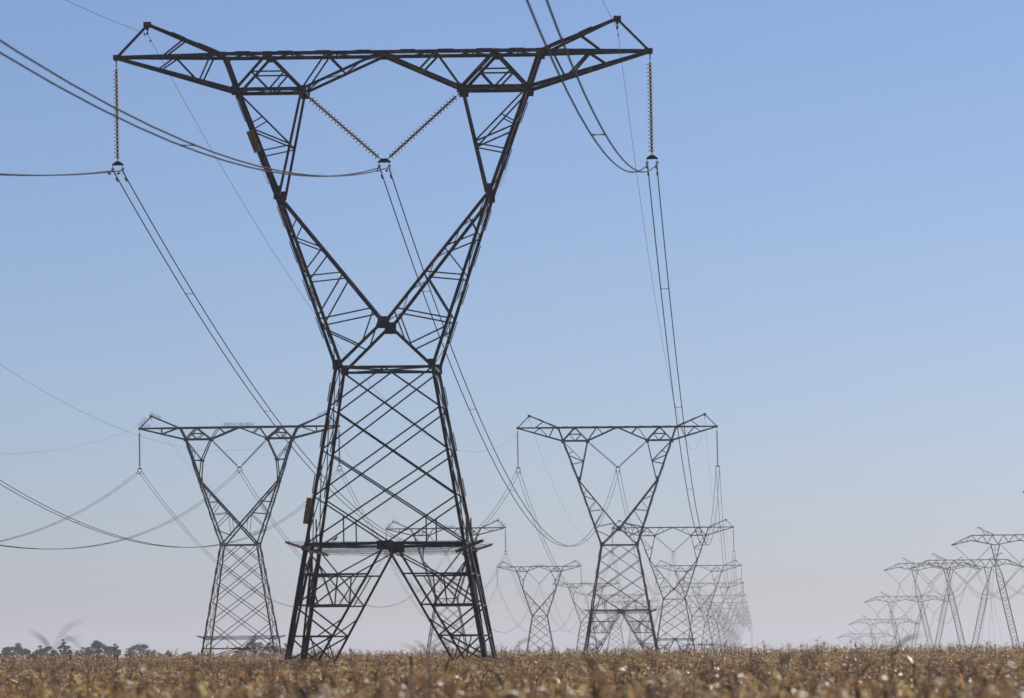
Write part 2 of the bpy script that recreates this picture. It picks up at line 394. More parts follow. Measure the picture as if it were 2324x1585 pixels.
    ws.angle(corner(-1, -1, W0), corner(1, 1, W0), .07, (0, 0, 1)); ws.angle(corner(1, -1, W0), corner(-1, 1, W0), .07, (0, 0, 1))
    ws.obj('waist_frame', st, root)
    # ---- body
    body = MB()
    zs = [W0, -15.94, -17.84, -19.9, -22.0] if A else [W0, -16.2, -18.5, -20.8, -23.5, -26.45]
    faces = [((-1, -1), (1, -1), (0, -1, 0)), ((-1, 1), (1, 1), (0, 1, 0)), ((-1, -1), (-1, 1), (-1, 0, 0)), ((1, -1), (1, 1), (1, 0, 0))]
    n = len(zs) - 1
    for a, b, h in faces:
        L = lambda i: corner(*a, zs[i]); Rr = lambda i: corner(*b, zs[i]); Cc = lambda i: (L(i) + Rr(i)) / 2
        wd = .066 if h[1] else .045
        mem = [(Cc(0), L(1)), (Cc(0), Rr(1)), (Rr(0), L(2)), (L(0), Rr(2)), (Rr(n - 1), Cc(n)), (L(n - 1), Cc(n))]
        for i in range(1, n - 1): mem += [(Rr(i), L(i + 2)), (L(i), Rr(i + 2))]
        for p, q in mem: body.angle(p, q, wd, h)
        if A:                                                         # hangers above the lower frame
            for s in (.24, .76):
                q = L(n) * (1 - s) + Rr(n) * s; body.angle(q, q + A3(0, 0, 1.22), .06, h)
    for sx in (-1, 1):
        for sy in (-1, 1):
            body.angle(corner(sx, sy, W0), corner(sx, sy, zs[-1]), .14, (sx, 0, 0), flip=(sx * sy > 0))
            for k, z in enumerate(np.arange(W0 - 1.1, zs[-1] + .6, -2.05)):
                body.box(corner(sx, sy, z) + A3(sx * .09, -.0, 0), (.018, .08, .42), [[.985, 0, sx * .17], [0, 1, 0], [-sx * .17, 0, .985]])
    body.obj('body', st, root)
    # ---- lower frame
    fr = MB(); zf = zs[-1]
    for a, b, h in faces:
        fr.angle(corner(*a, zf), corner(*b, zf), .12, h)
        m = (corner(*a, zf) + corner(*b, zf)) / 2; hh = A3(*h)
        if A:
            fr.box(m - A3(0, 0, .08) + hh * .08, ((.36 if h[1] else .012), (.36 if h[0] else .012), .2))
        else:
            fr.box(m + hh * .05, ((.3 if h[1] else .012), (.3 if h[0] else .012), .14))
    for i in range(2):
        fr.angle((corner(-1, -1, zf) + corner(1, -1, zf)) / 2, corner((-1, 1)[i], -1, zf) * 0 + (corner((-1, 1)[i], -1, zf) + corner((-1, 1)[i], 1, zf)) / 2, .08, (0, 0, 1))
        fr.angle((corner(-1, 1, zf) + corner(1, 1, zf)) / 2, (corner((-1, 1)[i], -1, zf) + corner((-1, 1)[i], 1, zf)) / 2, .08, (0, 0, 1))
    fr.obj('lower_frame', st, root)
    # ---- four legs, each with its own bracing and footing
    for sx in (-1, 1):
        for sy in (-1, 1):
            lg = MB()
            lg.angle(corner(sx, sy, zf + .05), corner(sx, sy, -HB), .20, (sx, 0, 0), flip=(sx * sy > 0))
            lg.box(corner(sx, sy, -24.7) - A3(sx * .03, sy * .03, 0), (.09, .09, .28), [[.98, 0, sx * .2], [0, 1, 0], [-sx * .2, 0, .98]])
            if A:
                hz = [-22.0, -23.34, -24.7, -26.06, -27.3]
                for ax in (0, 1):
                    h = (0, sy, 0) if ax == 0 else (sx, 0, 0)
                    def cv(z):                                         # the slanting member from the frame's middle to the footing
                        t = (z + 22.0) / (-27.3 + 22.0); f_ = t * .69 * X(-27.3)
                        return P(sx * f_, sy * Y(z), z) if ax == 0 else P(sx * X(z), sy * f_, z)
                    cn = lambda z: corner(sx, sy, z)
                    lg.angle(cv(-22.0), cv(-27.3), .10, h)
                    for z in hz[1:4]: lg.angle(cn(z), cv(z), .07, h)
                    lg.angle(cn(-27.2), cv(-27.2), .09, h)
                    H = lambda t, z: cn(z) * (1 - t) + cv(z) * t
                    lg.angle(cn(-22.15), cv(-24.7), .06, h); lg.angle(H(.55, -23.34), H(.72, -24.7), .06, h); lg.angle(cn(-24.7), H(.55, -23.34), .07, h)
                    lg.angle(H(.55, -23.34), cv(-22.3), .06, h); lg.angle(cn(-22.6), H(.42, -24.7), .07, h); lg.angle(H(.86, -23.34), H(.80, -24.7), .05, h)
                    lg.angle(H(.5, -26.1), cv(-27.2), .055, h)
                    lg.angle(cn(-24.75), cv(-26.06), .075, h); lg.angle(cv(-26.06), cn(-27.2), .07, h); lg.angle(cn(-26.06), cv(-27.2), .07, h)
                    lg.angle(cv(-25.3), cn(-26.06) * .35 + cv(-26.06) * .65, .055, h)
                    pass
                    if ax == 0: k1 = [cv(z) for z in hz]
                    else:
                        k2 = [cv(z) for z in hz]
                        for i in (1, 2, 3): lg.angle(k1[i], k2[i], .05, (0, 0, 1))
            else:
                for ax in (0, 1):
                    h = (0, sy, 0) if ax == 0 else (sx, 0, 0)
                    m = P(0, sy * Y(zf), zf) if ax == 0 else P(sx * X(zf), 0, zf)
                    lg.angle(m, corner(sx, sy, -HB + .1) * .86 + m * .14 - A3(0, 0, .3), .09, h)
            lo = lg.obj('leg', st, root)
            if A:
                f = MB(); c = corner(sx, sy, -HB)
                cc = c * A3(.86, .86, 0)
                f.box((cc[0], cc[1], -.12), (1.05, 1.05, .24)); f.box((c[0], c[1], .2), (.25, .25, .12)); 
                f.obj('footing', M['concrete'], lo)
            else:
                f = MB(); c = corner(sx, sy, -HB); f.box((c[0], c[1], -.1), (.5, .5, .3)); f.box((c[0], c[1], .24), (.22, .22, .06)); f.obj('footing', M['concrete'], lo)
    # ---- anti-climbing guard: rusty outriggers strung with wire
    zg = -22.2 if A else -25.2
    o_in, o_out = -.5, .80
    ends = {}
    for sx in (-1, 1):
        for sy in (-1, 1):
            c = corner(sx, sy, zg); d = A3(sx, sy, .36)
            a = c + d * o_in; b = c + d * o_out
            gd = MB(); gd.angle(a, b, .11, (0, 0, 1)); gd.box(c, (.14, .14, .1)); ends[sx, sy] = (a, b)
            gd.obj('guard_arm', M['rust'] if A else M['steel2'], root)
    wr = MB()
    for t in np.linspace(0.02, .98, 10):
        pts = [ends[k][0] * (1 - t) + ends[k][1] * t for k in ((-1, -1), (1, -1), (1, 1), (-1, 1), (-1, -1))]
        for i in range(4): wr.tube([pts[i], (pts[i] + pts[i + 1]) / 2 - A3(0, 0, .05 + .02 * math.sin(t * 30)), pts[i + 1]], .010, 3)
    for sy in (-1, 1):
        for xx in (-2.6, -1.6, -.5, .6, 1.7, 2.7):
            t0, t1 = .05, .95
            a = ends[-1, sy]; b = ends[1, sy]
            u = (xx + 3.4) / 6.8
            p = (a[0] * (1 - u) + b[0] * u); q = (a[1] * (1 - u) + b[1] * u); wr.tube([p - A3(0, 0, .05), q - A3(0, 0, .05)], .006, 3)
    wr.obj('climbing_guard', M['fitting'], root)
    # ---- insulators
    im = [M['glass'] if A else M['porcelain'], M['fitting']]
    zy = -4.78
    for sx in (-1, 1):
        s = insulator(P(sx * 12, 0, -.28), P(sx * 12, 0, zy + .1), 23, im).obj('insulator_string', im, root, True)
        yo = yoke(sx * 12, zy + zb).obj('yoke_plate', M['fitting'], s)
        for q in (-.225, .225): clamp(sx * 12 + q, zy + zb - .3).obj('clamp', M['fitting'], s)
    for sx in (-1, 1):
        s = insulator(P(sx * (IX - .12), 0, NZ - .18), P(sx * .16, 0, zy + .06), 22, im).obj('insulator_string', im, root, True)
        if sx < 0:
            yo = MB(); v = [(.14, .09), (.24, -.01), (.30, -.04), (.30, -.10), (-.30, -.10), (-.30, -.04), (-.24, -.01), (-.14, .09)]
            vv = [(a, t * .02, b + zy + zb) for t in (-1, 1) for a, b in v]
            yo.add(vv, [tuple(range(7, -1, -1)), tuple(range(8, 16))] + [(i, (i + 1) % 8, (i + 1) % 8 + 8, i + 8) for i in range(8)])
            yo.obj('yoke_plate', M['fitting'], s)
            for q in (-.225, .225): clamp(q, zy + zb - .3).obj('clamp', M['fitting'], s)
        bt = MB(); bt.angle(P(sx * (IX - .08), -.9, NZ - .1), P(sx * (IX - .08), .9, NZ - .1), .12, (0, 0, -1)); bt.obj('hanger_bar', st, root)
    # ---- bird spikes
    if not A:
        def spikes(p, q, n, up_, h=.5):
            mb = MB(); p = A3(*p); q = A3(*q)
            for i in range(n):
                for dy in (-.12, .12):
                    c = p + (q - p) * (i + rng.random() * .4) / n + A3(0, dy, 0); d = A3(*up_) + A3(rng.normal(0, .05), rng.normal(0, .05), 0)
                    mb.tube([c, c + d * h * (.8 + .3 * rng.random())], .012, 3)
            mb.obj('bird_spikes', M['fitting'], root)
        for sx in (-1, 1):
            spikes(P(sx * 10.7, 0, 1.55), P(sx * 9.3, 0, .95), 12, (sx * .15, 0, 1)); spikes(P(sx * 11.9, 0, .2), P(sx * 10.9, 0, 1.15), 9, (sx * .8, 0, .7)); spikes(P(sx * 11.7, 0, .08), P(sx * 10.6, 0, .08), 9, (sx * .1, 0, 1))
        for k in range(2): spikes(P(-1.9, (-.9, .9)[k], .1), P(1.9, (-.9, .9)[k], .1), 22, (0, 0, 1), .48)
    return root

def ramp_label(row, i):
    return row[i]
LAB_A = ['huge dark lattice pylon filling the foreground with ochre number plate 260 on its neck',
         'second largest chevron legged pylon, alone right of centre with pale glass insulators',
         'pylon whose beam starts right behind the neck of the second largest pylon',
         'fourth pylon of the right hand row receding from the foreground pylon',
         'fifth pylon of the right hand row receding from the foreground pylon',
         'sixth pylon of the right hand row receding from the foreground pylon',
         'seventh pylon of the right hand row, thin grey lines in haze',
         'eighth pylon of the right hand row, thin grey lines in haze',
         'ninth pylon of the right hand row, faint in the haze',
         'tenth pylon of the right hand row, faint in the haze',
         'eleventh pylon of the right hand row, very faint just above the crop',
         'farthest and faintest pylon of the right hand row']
LAB_B = ['dark pylon with crossed neck and bird spikes, left of the foreground pylon body',
         'spiked pylon seen through the right lower body of the foreground pylon',
         'small spiked pylon standing free between the foreground and second largest pylons',
         'small spiked pylon partly behind the left leg of the second largest pylon',
         'faint spiked pylon seen through the body of the second largest pylon',
         'sixth spiked pylon of the left row, faint behind the second largest pylon body',
         'farthest faint spiked pylon of the left row']
LA, LB = (0.007, 0.0045), (0.004, 0.0)
MB.LEAN = LA; pa = make_cat_pylon('A'); MB.LEAN = LB; MB.WS = 1.22; pb = make_cat_pylon('B'); MB.WS = 1.0; MB.LEAN = (0.0, 0.0)
PA = []; PB = []
for i, (x, y, z) in enumerate(LINE_A):
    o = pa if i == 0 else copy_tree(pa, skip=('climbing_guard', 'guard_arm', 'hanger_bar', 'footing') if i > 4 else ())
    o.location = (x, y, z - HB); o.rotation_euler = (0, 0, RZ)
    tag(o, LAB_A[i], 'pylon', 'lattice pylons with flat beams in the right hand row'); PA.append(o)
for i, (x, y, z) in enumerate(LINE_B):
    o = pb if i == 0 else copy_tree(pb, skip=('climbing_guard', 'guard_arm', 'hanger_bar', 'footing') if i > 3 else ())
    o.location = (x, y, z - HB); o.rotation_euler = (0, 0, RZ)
    tag(o, LAB_B[i], 'pylon', 'spiked lattice pylons in the left hand row'); PB.append(o)

# ---- plates on the foreground pylon only
def plate(cx, cy, cz, w_, h_, lean, text, label):
    mb = MB(); mb.box((0, 0, 0), (w_ / 2, .012, h_ / 2)); mb.box((-w_ / 2 - .008, .02, 0), (.012, .045, h_ / 2))
    o = mb.obj('number_plate', M['plate'], PA[0]); o.location = (cx + LA[0] * (HB - cz), cy, cz - LA[1] * cx); o.rotation_euler = (0, lean, 0); o['label'] = label
    if not text:
        bo = MB()
        for k in range(4): bo.tube([(0, -.011, .42 - .28 * k), (0, -.028, .42 - .28 * k)], .022, 8)
        bo.obj('bolts', M['ink'], o)
    for k, ch in enumerate(text):
        cu = bpy.data.curves.new('digit', 'FONT'); cu.body = ch; cu.size = .34; cu.extrude = .004; cu.align_x = 'CENTER'; cu.align_y = 'CENTER'
        t = bpy.data.objects.new('digit', cu); C.objects.link(t)
        dg = bpy.context.evaluated_depsgraph_get(); me = bpy.data.meshes.new_from_object(t.evaluated_get(dg))
        bpy.data.objects.remove(t); me.materials.clear(); me.materials.append(M['ink'])
        q = bpy.data.objects.new('digit', me); C.objects.link(q); q.parent = o
        q.location = (0, -.018, .24 - .255 * k); q.rotation_euler = (R(90), 0, 0)
plate(-5.72, -1.33, HB - 3.98, .30, 1.02, -.36, '260', 'ochre plate with black digits 260')
plate(-3.40, -3.44, HB - 20.55, .21, 1.16, .17, '', 'plain ochre strip plate on the near left leg')

# ---- row of V pylons
HV = 31.0
def make_v_pylon():
    st = M['steel2']; root = empty('v_pylon'); P = lambda x, y, z: A3(x, y, z + HV)
    yb = .8
    top = [(-16.5, -2.3), (-11.6, 0), (11.6, 0), (16.5, -2.3)]
    bot = [(-16.5, -2.4), (-11.6, -1.2), (-5.9, -2.4), (0, -1.3), (5.9, -2.4), (11.6, -1.2), (16.5, -2.4)]
    bx = [a for a, b in bot]; bz = [b for a, b in bot]; tx = [a for a, b in top]; tz = [b for a, b in top]
    T = lambda x: float(np.interp(x, tx, tz)); B = lambda x: float(np.interp(x, bx, bz)); yy = lambda x: yb * min(1, (16.6 - abs(x)) / 4.9)
    bm = MB()
    for sy in (-1, 1):
        for i in range(3): bm.angle(P(top[i][0], sy * yy(top[i][0]), top[i][1]), P(top[i + 1][0], sy * yy(top[i + 1][0]), top[i + 1][1]), .2, (0, sy, 0))
        for i in range(6): bm.angle(P(bot[i][0], sy * yy(bot[i][0]), bot[i][1]), P(bot[i + 1][0], sy * yy(bot[i + 1][0]), bot[i + 1][1]), .2, (0, sy, 0))
        xs = [-16, -14.6, -13.2, -11.6, -10.3, -9, -7.7, -6.6, -5.2, -3.9, -2.6, -1.3]; xs = xs + [0] + [-a for a in xs[::-1]]
        for i in range(len(xs) - 1):
            a, b = xs[i], xs[i + 1]
            p = P(a, sy * yy(a), T(a) if i % 2 else B(a)); q = P(b, sy * yy(b), B(b) if i % 2 else T(b)); bm.angle(p, q, .1, (0, sy, 0))
    for x in np.arange(-16, 16.1, 2): bm.angle(P(x, -yy(x), T(x)), P(x + .01, yy(x), T(x)), .08, (0, 0, 1))
    bm.obj('cross_beam', st, root)
    for sx in (-1, 1):
        pk = MB()
        for sy in (-1, 1):
            pk.angle(P(sx * 10.1, 0, 1.9), P(sx * 5.9, sy * .8, 0), .12, (0, sy, 0)); pk.angle(P(sx * 9.4, 0, 1.85), P(sx * 8.2, sy * .8, 0), .1, (0, sy, 0))
            pk.angle(P(sx * 8.1, sy * .3, 1.0), P(sx * 7.3, sy * .8, 0), .07, (0, sy, 0))
        pk.angle(P(sx * 10.3, 0, 1.9), P(sx * 9.3, 0, 1.85), .12, (0, -1, 0)); pk.tube([P(sx * 10.2, 0, 1.9), P(sx * 10.2, 0, 1.4)], .04, 4)
        pk.obj('earth_wire_peak', st, root)
        mt = MB(); piv = A3(sx * 5.9, 0, -5.9); foot = A3(sx * .35, 0, -HV + .3)
        for a in (-1.05, 1.05):
            for sy in (-1, 1): mt.angle(P(sx * 5.9 + a, sy * .8, -2.35), P(piv[0] + a * .15, sy * .12, piv[2]), .16, (0, sy, 0))
        for t in (.33, .66):
            mt.angle(P(sx * 5.9 - 1.05 * (1 - .85 * t), 0, -2.35 - 3.55 * t), P(sx * 5.9 + 1.05 * (1 - .85 * t), 0, -2.35 - 3.55 * t), .1, (0, -1, 0))
        mt.box(P(*piv), (.25, .2, .25))
        L = foot - piv; Ln = np.linalg.norm(L); d = L / Ln; ax = np.cross(d, A3(0, 1, 0)); ax /= np.linalg.norm(ax)
        wdt = lambda t: .12 + .62 * min(1, t / .16, (1 - t) / .12)
        pt = lambda t, i: P(*(piv + L * t + ax * wdt(t) * (1, 1, -1, -1)[i] + A3(0, 1, 0) * wdt(t) * (1, -1, -1, 1)[i]))
        tt = [0, .16, .88, 1]
        for i in range(4):
            for k in range(3): mt.angle(pt(tt[k], i), pt(tt[k + 1], i), .13, (0, -1, 0))
        N = 26
        for k in range(N):
            for i in range(4):
                a, b = k / N, (k + 1) / N; j = (i + 1) % 4
                mt.angle(pt(a, i if k % 2 else j), pt(b, j if k % 2 else i), .07, ax if i % 2 else (0, -1, 0))
        mt.obj('mast', st, root)
        gw = MB()
        for sy in (-1, 1): gw.tube([P(sx * 5.9, sy * .5, -2.6), P(sx * 9.5, sy * 17, -HV)], .025, 4)
        gw.obj('guy_wire', M['wire'], root)
    im = [M['porcelain'], M['fitting']]
    for c in (-11.2, 0, 11.2):
        for s in (-1, 1):
            e = c + s * 4.6; e = max(-16.2, min(16.2, e)); ez = B(e) - .1
            s_ = insulator(P(e, 0, ez), P(c + s * .2, 0, -6.6), 26, im, .16).obj('insulator_string', im, root, True)
        yk = yoke(c, HV - 6.7, .6); yk.obj('yoke_plate', M['fitting'], root)
    bs = MB(); bs.box((0, 0, .1), (.9, .6, .3)); bs.obj('footing', M['concrete'], root)
    return root
pv = make_v_pylon(); PV = []
LAB_V = ['V shaped pylon at the right edge, only its beam tip in view',
         'largest V shaped pylon in view at the right edge, cut by the frame',
         'second largest V shaped pylon, beam overlapping its smaller neighbour on the left',
         'V shaped pylon left of and slightly smaller than the overlapping pair partner',
         'mid height V shaped pylon in the far right group, fourth from the right edge',
         'low faint V shaped pylon second from the left of the far group',
         'lowest and faintest V shaped pylon at the left end of the far group']
rs = []
for i in range(len(RROW)):
    a = RROW[max(0, i - 1)]; b = RROW[min(len(RROW) - 1, i + 1)]; rs.append(-math.atan2(b[0] - a[0], b[1] - a[1]))
for i, (x, y, z) in enumerate(RROW):
    o = pv if i == 0 else copy_tree(pv)
    o.location = (x, y, z - HV); o.rotation_euler = (0, 0, rs[i] * .5)
    tag(o, LAB_V[i], 'pylon', 'V shaped pylons far away on the right'); PV.append(o)

# ------------------------------------------------------------------ cables
ux = A3(1, -SL, 0) / math.hypot(1, SL)
def para(p0, p1, sag, n=56):
    t = (1 - np.cos(np.linspace(0, np.pi, n))) / 2
    t = t * .6 + np.linspace(0, 1, n) * .4
    p = p0[None] * (1 - t)[:, None] + p1[None] * t[:, None]; p[:, 2] -= 4 * sag * t * (1 - t); return p
def at_t(p0, p1, sag, t): q = p0 * (1 - t) + p1 * t; q[2] -= 4 * sag * t * (1 - t); return q
def bundle(p0, p1, sag, label, group, spacers=0, dampers=(), half=.205, r=.026, side=None, nsub=2):
    side = ux if side is None else side
    root = empty('power_cable', tuple(p0)); tag(root, label, 'power cable', group)
    o0 = A3(*p0)
    offs = [-half, half] if nsub == 2 else [-half, half, 0]
    for k, h in enumerate(offs):
        mb = MB(); dz = A3(0, 0, -.35 if k == 2 else 0)
        mb.tube(para(p0 + side * h + dz, p1 + side * h + dz, sag) - o0, r, 6); mb.obj('conductor', M['wire'], root, True)
    L = np.linalg.norm(p1 - p0)
    for i in range(spacers):
        t = (i + .62 + .13 * math.sin(i * 5.1)) / (spacers + .3)
        c = at_t(p0, p1, sag, t) - o0; dd = (p1 - p0) / L
        mb = MB()
        mb.tube([c - side * half + dd * .12, c + side * half - dd * .12], .012, 5); mb.tube([c - side * half - dd * .12, c + side * half + dd * .12], .012, 5)
        for q in (-1, 1): mb.tube([c + side * half * q - dd * .16, c + side * half * q, c + side * half * q + dd * .16], [.02, .034, .02], 6)
        mb.obj('spacer', M['fitting'], root)
    for e in dampers:                                                   # tuning-fork shaped dampers near the clamps
        for h in (-half, half):
            t = (1.35 if e == 0 else L - 1.35) / L
            c = at_t(p0 + side * h, p1 + side * h, sag, t) - o0; s2 = at_t(p0 + side * h, p1 + side * h, sag, t + .35 / L) - o0; d = (s2 - c) / np.linalg.norm(s2 - c)
            mb = MB(); mb.tube([c, c - A3(0, 0, .11)], .02, 5); b = c - A3(0, 0, .11)
            mb.tube([b - d * .24, b + d * .24], .008, 4)
            for s in (-1, 1): mb.tube([b + d * s * .12, b + d * s * .15, b + d * s * .25, b + d * s * .28], [.03, .05, .05, .02], 7)
            mb.obj('damper', M['fitting'], root)
            rod = MB(); q0 = (0 if e == 0 else 1 - 1.0 / L); q1 = q0 + 1.0 / L
            rod.tube([at_t(p0 + side * h, p1 + side * h, sag, q) - o0 for q in np.linspace(q0, q1, 4)], .032, 6); rod.obj('armour_rod', M['wire'], root)
    return root
def earth(p0, p1, sag, label, group, r=.0095, damp=False):
    mb = MB(); mb.tube(para(p0, p1, sag) - A3(*p0), r, 5)
    L = np.linalg.norm(p1 - p0)
    o = mb.obj('earth_wire', M['wire']); o.location = tuple(p0); tag(o, label, 'cable', group)
    if damp:
        for t in damp:
            c = at_t(p0, p1, sag, t / L if t > 0 else 1 + t / L) - A3(*p0); d = (p1 - p0) / L
            m2 = MB(); m2.tube([c, c - A3(0, 0, .07)], .012, 4)
            for s in (-1, 1): m2.tube([c - A3(0, 0, .07) + d * s * .04, c - A3(0, 0, .07) + d * s * .2], .033, 6)
            m2.obj('damper', M['fitting'], o)
def pt(T, X, dz):
    l = LA if T in LINE_A or T == A0 else LB
    return A3(T[0] - l[0] * dz, T[1], T[2] + dz - l[1] * X) + ux * X
DZ = -5.1
side_word = {-12: 'left arm', 0: 'middle V', 12: 'right arm'}
nmA = ['foreground pylon', 'second largest pylon'] + [w_ + ' pylon of right row' for w_ in ('third', 'fourth', 'fifth', 'sixth', 'seventh', 'eighth', 'ninth', 'tenth', 'eleventh', 'farthest')]
nmB = ['large spiked pylon'] + [w_ + ' spiked pylon' for w_ in ('second', 'third', 'fourth', 'fifth', 'sixth', 'farthest')]
A0 = (LINE_A[0][0] - SL * 390.15, -160.0, 40.0); B0 = (LINE_B[0][0] - SL * 417, 200.0, 33.0)
for X, sg, dh in ((-12, 12.5, -4), (0, 14.75, 2), (12, 15.75, 6)):
    bundle(pt(LINE_A[0], X, DZ), pt(A0, X, DZ + dh), sg, 'twin cable from overhead to the %s insulator of the foreground pylon' % side_word[X],
           'twin cables of the right hand row', 7, (0,))
    bundle(pt(LINE_B[0], X, DZ), pt(B0, X, DZ), 15.0, 'twin cable from the left edge to the %s insulator of large spiked pylon' % side_word[X],
           'twin cables of the left hand row', 8, (0,))
for s, nm in ((-1, 'left'), (1, 'right')):
    earth(pt(LINE_A[0], s * 10.57, 1.05), pt(A0, s * 10.57, 1.05), 10.5, 'thin wire from overhead to the %s peak of the foreground pylon' % nm, 'thin earth wires', damp=(1.1,))
    earth(pt(LINE_B[0], s * 10.57, 1.05), pt(B0, s * 10.57, 1.05), 12.0, 'thin wire from the left edge to the %s peak of large spiked pylon' % nm, 'thin earth wires')
def sag_for(a, b, base): return base * (math.hypot(b[0] - a[0], b[1] - a[1]) / 400.0) ** 2
for L_, nm, grp in ((LINE_A, nmA, 'right'), (LINE_B, nmB, 'left')):
    for i in range(len(L_) - 1):
        a, b = L_[i], L_[i + 1]
        sg = 12.8 if (grp == 'right' and i == 0) else sag_for(a, b, 12.2 if grp == 'left' else 11.2)
        for X in (-12, 0, 12):
            bundle(pt(a, X, DZ), pt(b, X, DZ), sg, '%s twin cable from %s to %s' % ({-12: 'left', 0: 'middle', 12: 'right'}[X], nm[i], nm[i + 1]),
                   'twin cables of the %s hand row' % grp, 8 if i < 2 else (4 if i < 3 else 0), (0, 1) if i == 0 else ((0,) if i == 1 else ()))
        for s in (-1, 1):
            earth(pt(a, s * 10.57, 1.05), pt(b, s * 10.57, 1.05), 10.0 * (sg / 12.8), 'thin %s wire from %s to %s' % ('left' if s < 0 else 'right', nm[i], nm[i + 1]), 'thin earth wires', damp=(1.1,) if i == 0 else False)
nmV = ['edge V pylon', 'largest V pylon', 'second V pylon', 'third V pylon', 'fourth V pylon', 'fifth V pylon', 'farthest V pylon']
for i in range(len(RROW) - 1):
    a, b = RROW[i], RROW[i + 1]
    ca, sa = math.cos(rs[i] * .5), math.sin(rs[i] * .5); sd_ = A3(ca, sa, 0)
    cb, sb = math.cos(rs[i + 1] * .5), math.sin(rs[i + 1] * .5); sd2 = A3(cb, sb, 0)
    L = math.hypot(b[0] - a[0], b[1] - a[1])
    for X in (-11.2, 0, 11.2):
        bundle(A3(a[0], a[1], a[2] - 6.9) + sd_ * X, A3(b[0], b[1], b[2] - 6.9) + sd2 * X, 13.0 * (L / 400) ** 2,
               'faint %s cable from %s to %s' % ({-11.2: 'left', 0: 'middle', 11.2: 'right'}[X], nmV[i], nmV[i + 1]),
               'triple cables between the V shaped pylons', 5, (), .23, .024, sd_, 3)
    for s in (-1, 1):
        earth(A3(a[0], a[1], a[2] + 1.4) + sd_ * s * 10.2, A3(b[0], b[1], b[2] + 1.4) + sd2 * s * 10.2, 8 * (L / 400) ** 2,
              'faint thin %s wire from %s to %s' % ('left' if s < 0 else 'right', nmV[i], nmV[i + 1]), 'thin earth wires')

# ------------------------------------------------------------------ perched bird on the foreground pylon's lower frame
def bird():
    mb = MB()
    ax = [(-.17, 0, .035, .006, .02), (-.12, 0, .05, .012, .022), (-.07, 0, .075, .03, .03), (-.02, 0, .10, .045, .045), (.03, 0, .125, .045, .05),
          (.07, 0, .16, .032, .036), (.095, 0, .19, .03, .032), (.12, 0, .205, .022, .024), (.14, 0, .205, .008, .008), (.165, 0, .195, .002, .002)]
    n = 10; th = np.arange(n) * 2 * np.pi / n; v = []
    for x, y, z, ry, rz in ax: v += [(x - rz * .4 * math.sin(t), ry * math.cos(t), z + rz * math.sin(t)) for t in th]
    k = len(ax)
    mb.add(v, [(i * n + j, i * n + (j + 1) % n, (i + 1) * n + (j + 1) % n, (i + 1) * n + j) for i in range(k - 1) for j in range(n)] + [tuple(range(n - 1, -1, -1)), tuple((k - 1) * n + j for j in range(n))])
    for s in (-1, 1):
        mb.tube([(.01, s * .018, .07), (.015, s * .018, .03), (.012, s * .018, 0)], .005, 4)
        mb.tube([(.012, s * .018, .004), (.045, s * .018, .004)], .004, 4)
    o = mb.obj('bird', M['feather'], None, True)
    tag(o, 'small brown bird perched on the lower horizontal beam of the foreground pylon', 'bird')
    L = PA[0]; ca, sa = math.cos(RZ), math.sin(RZ); x, y = -2.05, -3.58
    o.location = (L.location.x + ca * x - sa * y, L.location.y + sa * x + ca * y, L.location.z + HB - 22.0 + .10); o.rotation_euler = (0, 0, .5)
bird()

# ------------------------------------------------------------------ trees on the far side of the field
def tree(i, xw, ytop, Y, width, label, seed, lean=0.0, sparse=1.0, lobes=None):
    ytop -= 3; width *= 1.08
    rg = np.random.default_rng(seed)
    base = at(xw, 1480, Y); gz = float(ground(base.x, Y)[0]); top = at(xw, ytop, Y).z; H = top - gz
    root = empty('tree', (base.x, Y, gz)); tag(root, label, 'tree', 'bluish trees beyond the field')
    W = width / FPX * Y / 2
    tr = MB(); k = 4 + int(W); cl = []
    tr.tube([(0, 0, -.3), (.1, 0, H * .22), (lean * .2, 0, H * .45)], [H * .045, H * .035, H * .025], 8)
    nl = 20 + int(W * 3.5)
    for j in range(nl):
        a = rg.uniform(-1, 1); b = rg.uniform(-1, 1) * .6
        dome = math.sqrt(max(0.05, 1 - a * a))
        z = H * (.30 + .62 * dome * rg.uniform(.45, 1.0)) if j > 3 else H * (.72 + .2 * rg.random()) * (1 if abs(a) < .5 else .8)
        c = A3(a * W * .82 + lean * z / H, b * W, z); rr = rg.uniform(.09, .20) * min(W, H * .75)
        cl.append((c, rr)); st_ = A3(lean * .15, 0, H * .4 * rg.uniform(.6, 1))
        tr.tube([st_, (st_ + c) / 2 + A3(0, 0, -.1 * H * rg.random()), c], [H * .016, H * .011, H * .005], 5)
    jt = max(range(nl), key=lambda j: cl[j][0][2]); cl[jt] = (A3(cl[jt][0][0], cl[jt][0][1], H - cl[jt][1] * .8), cl[jt][1])
    tr.obj('trunk', M['bark'], root)
    cr = MB()
    for c, rr in cl:
        n = int(175 * sparse)
        u = rg.normal(size=(n, 3)); u /= np.linalg.norm(u, axis=1)[:, None]
        rad = rr * rg.uniform(.35, 1.12, n) ** .6
        p = c + u * rad[:, None] * A3(1.25, 1.2, .7)
        s = rg.uniform(.10, .24, n) * (.7 + W * .06)
        for q, sz in zip(p, s):
            a = rg.normal(size=3); a /= np.linalg.norm(a); b = np.cross(a, rg.normal(size=3)); b /= np.linalg.norm(b)
            cr.add([q - a * sz, q + b * sz * .6, q + a * sz, q - b * sz * .6], [(0, 1, 2, 3)])
    cr.obj('crown', M['leaf'], root)
tree(0, 37, 1462, 1500, 76, 'round bluish tree nearest the left edge of the field horizon', 1)
tree(1, 112, 1468, 1500, 62, 'low slanting tree second from the left edge', 2, -1.0)
tree(2, 147, 1454, 1480, 34, 'tall narrow tree rising right of the slanting one', 3)
tree(3, 228, 1456, 1500, 72, 'broad dark tree third clump from the left edge', 4, -1.0)
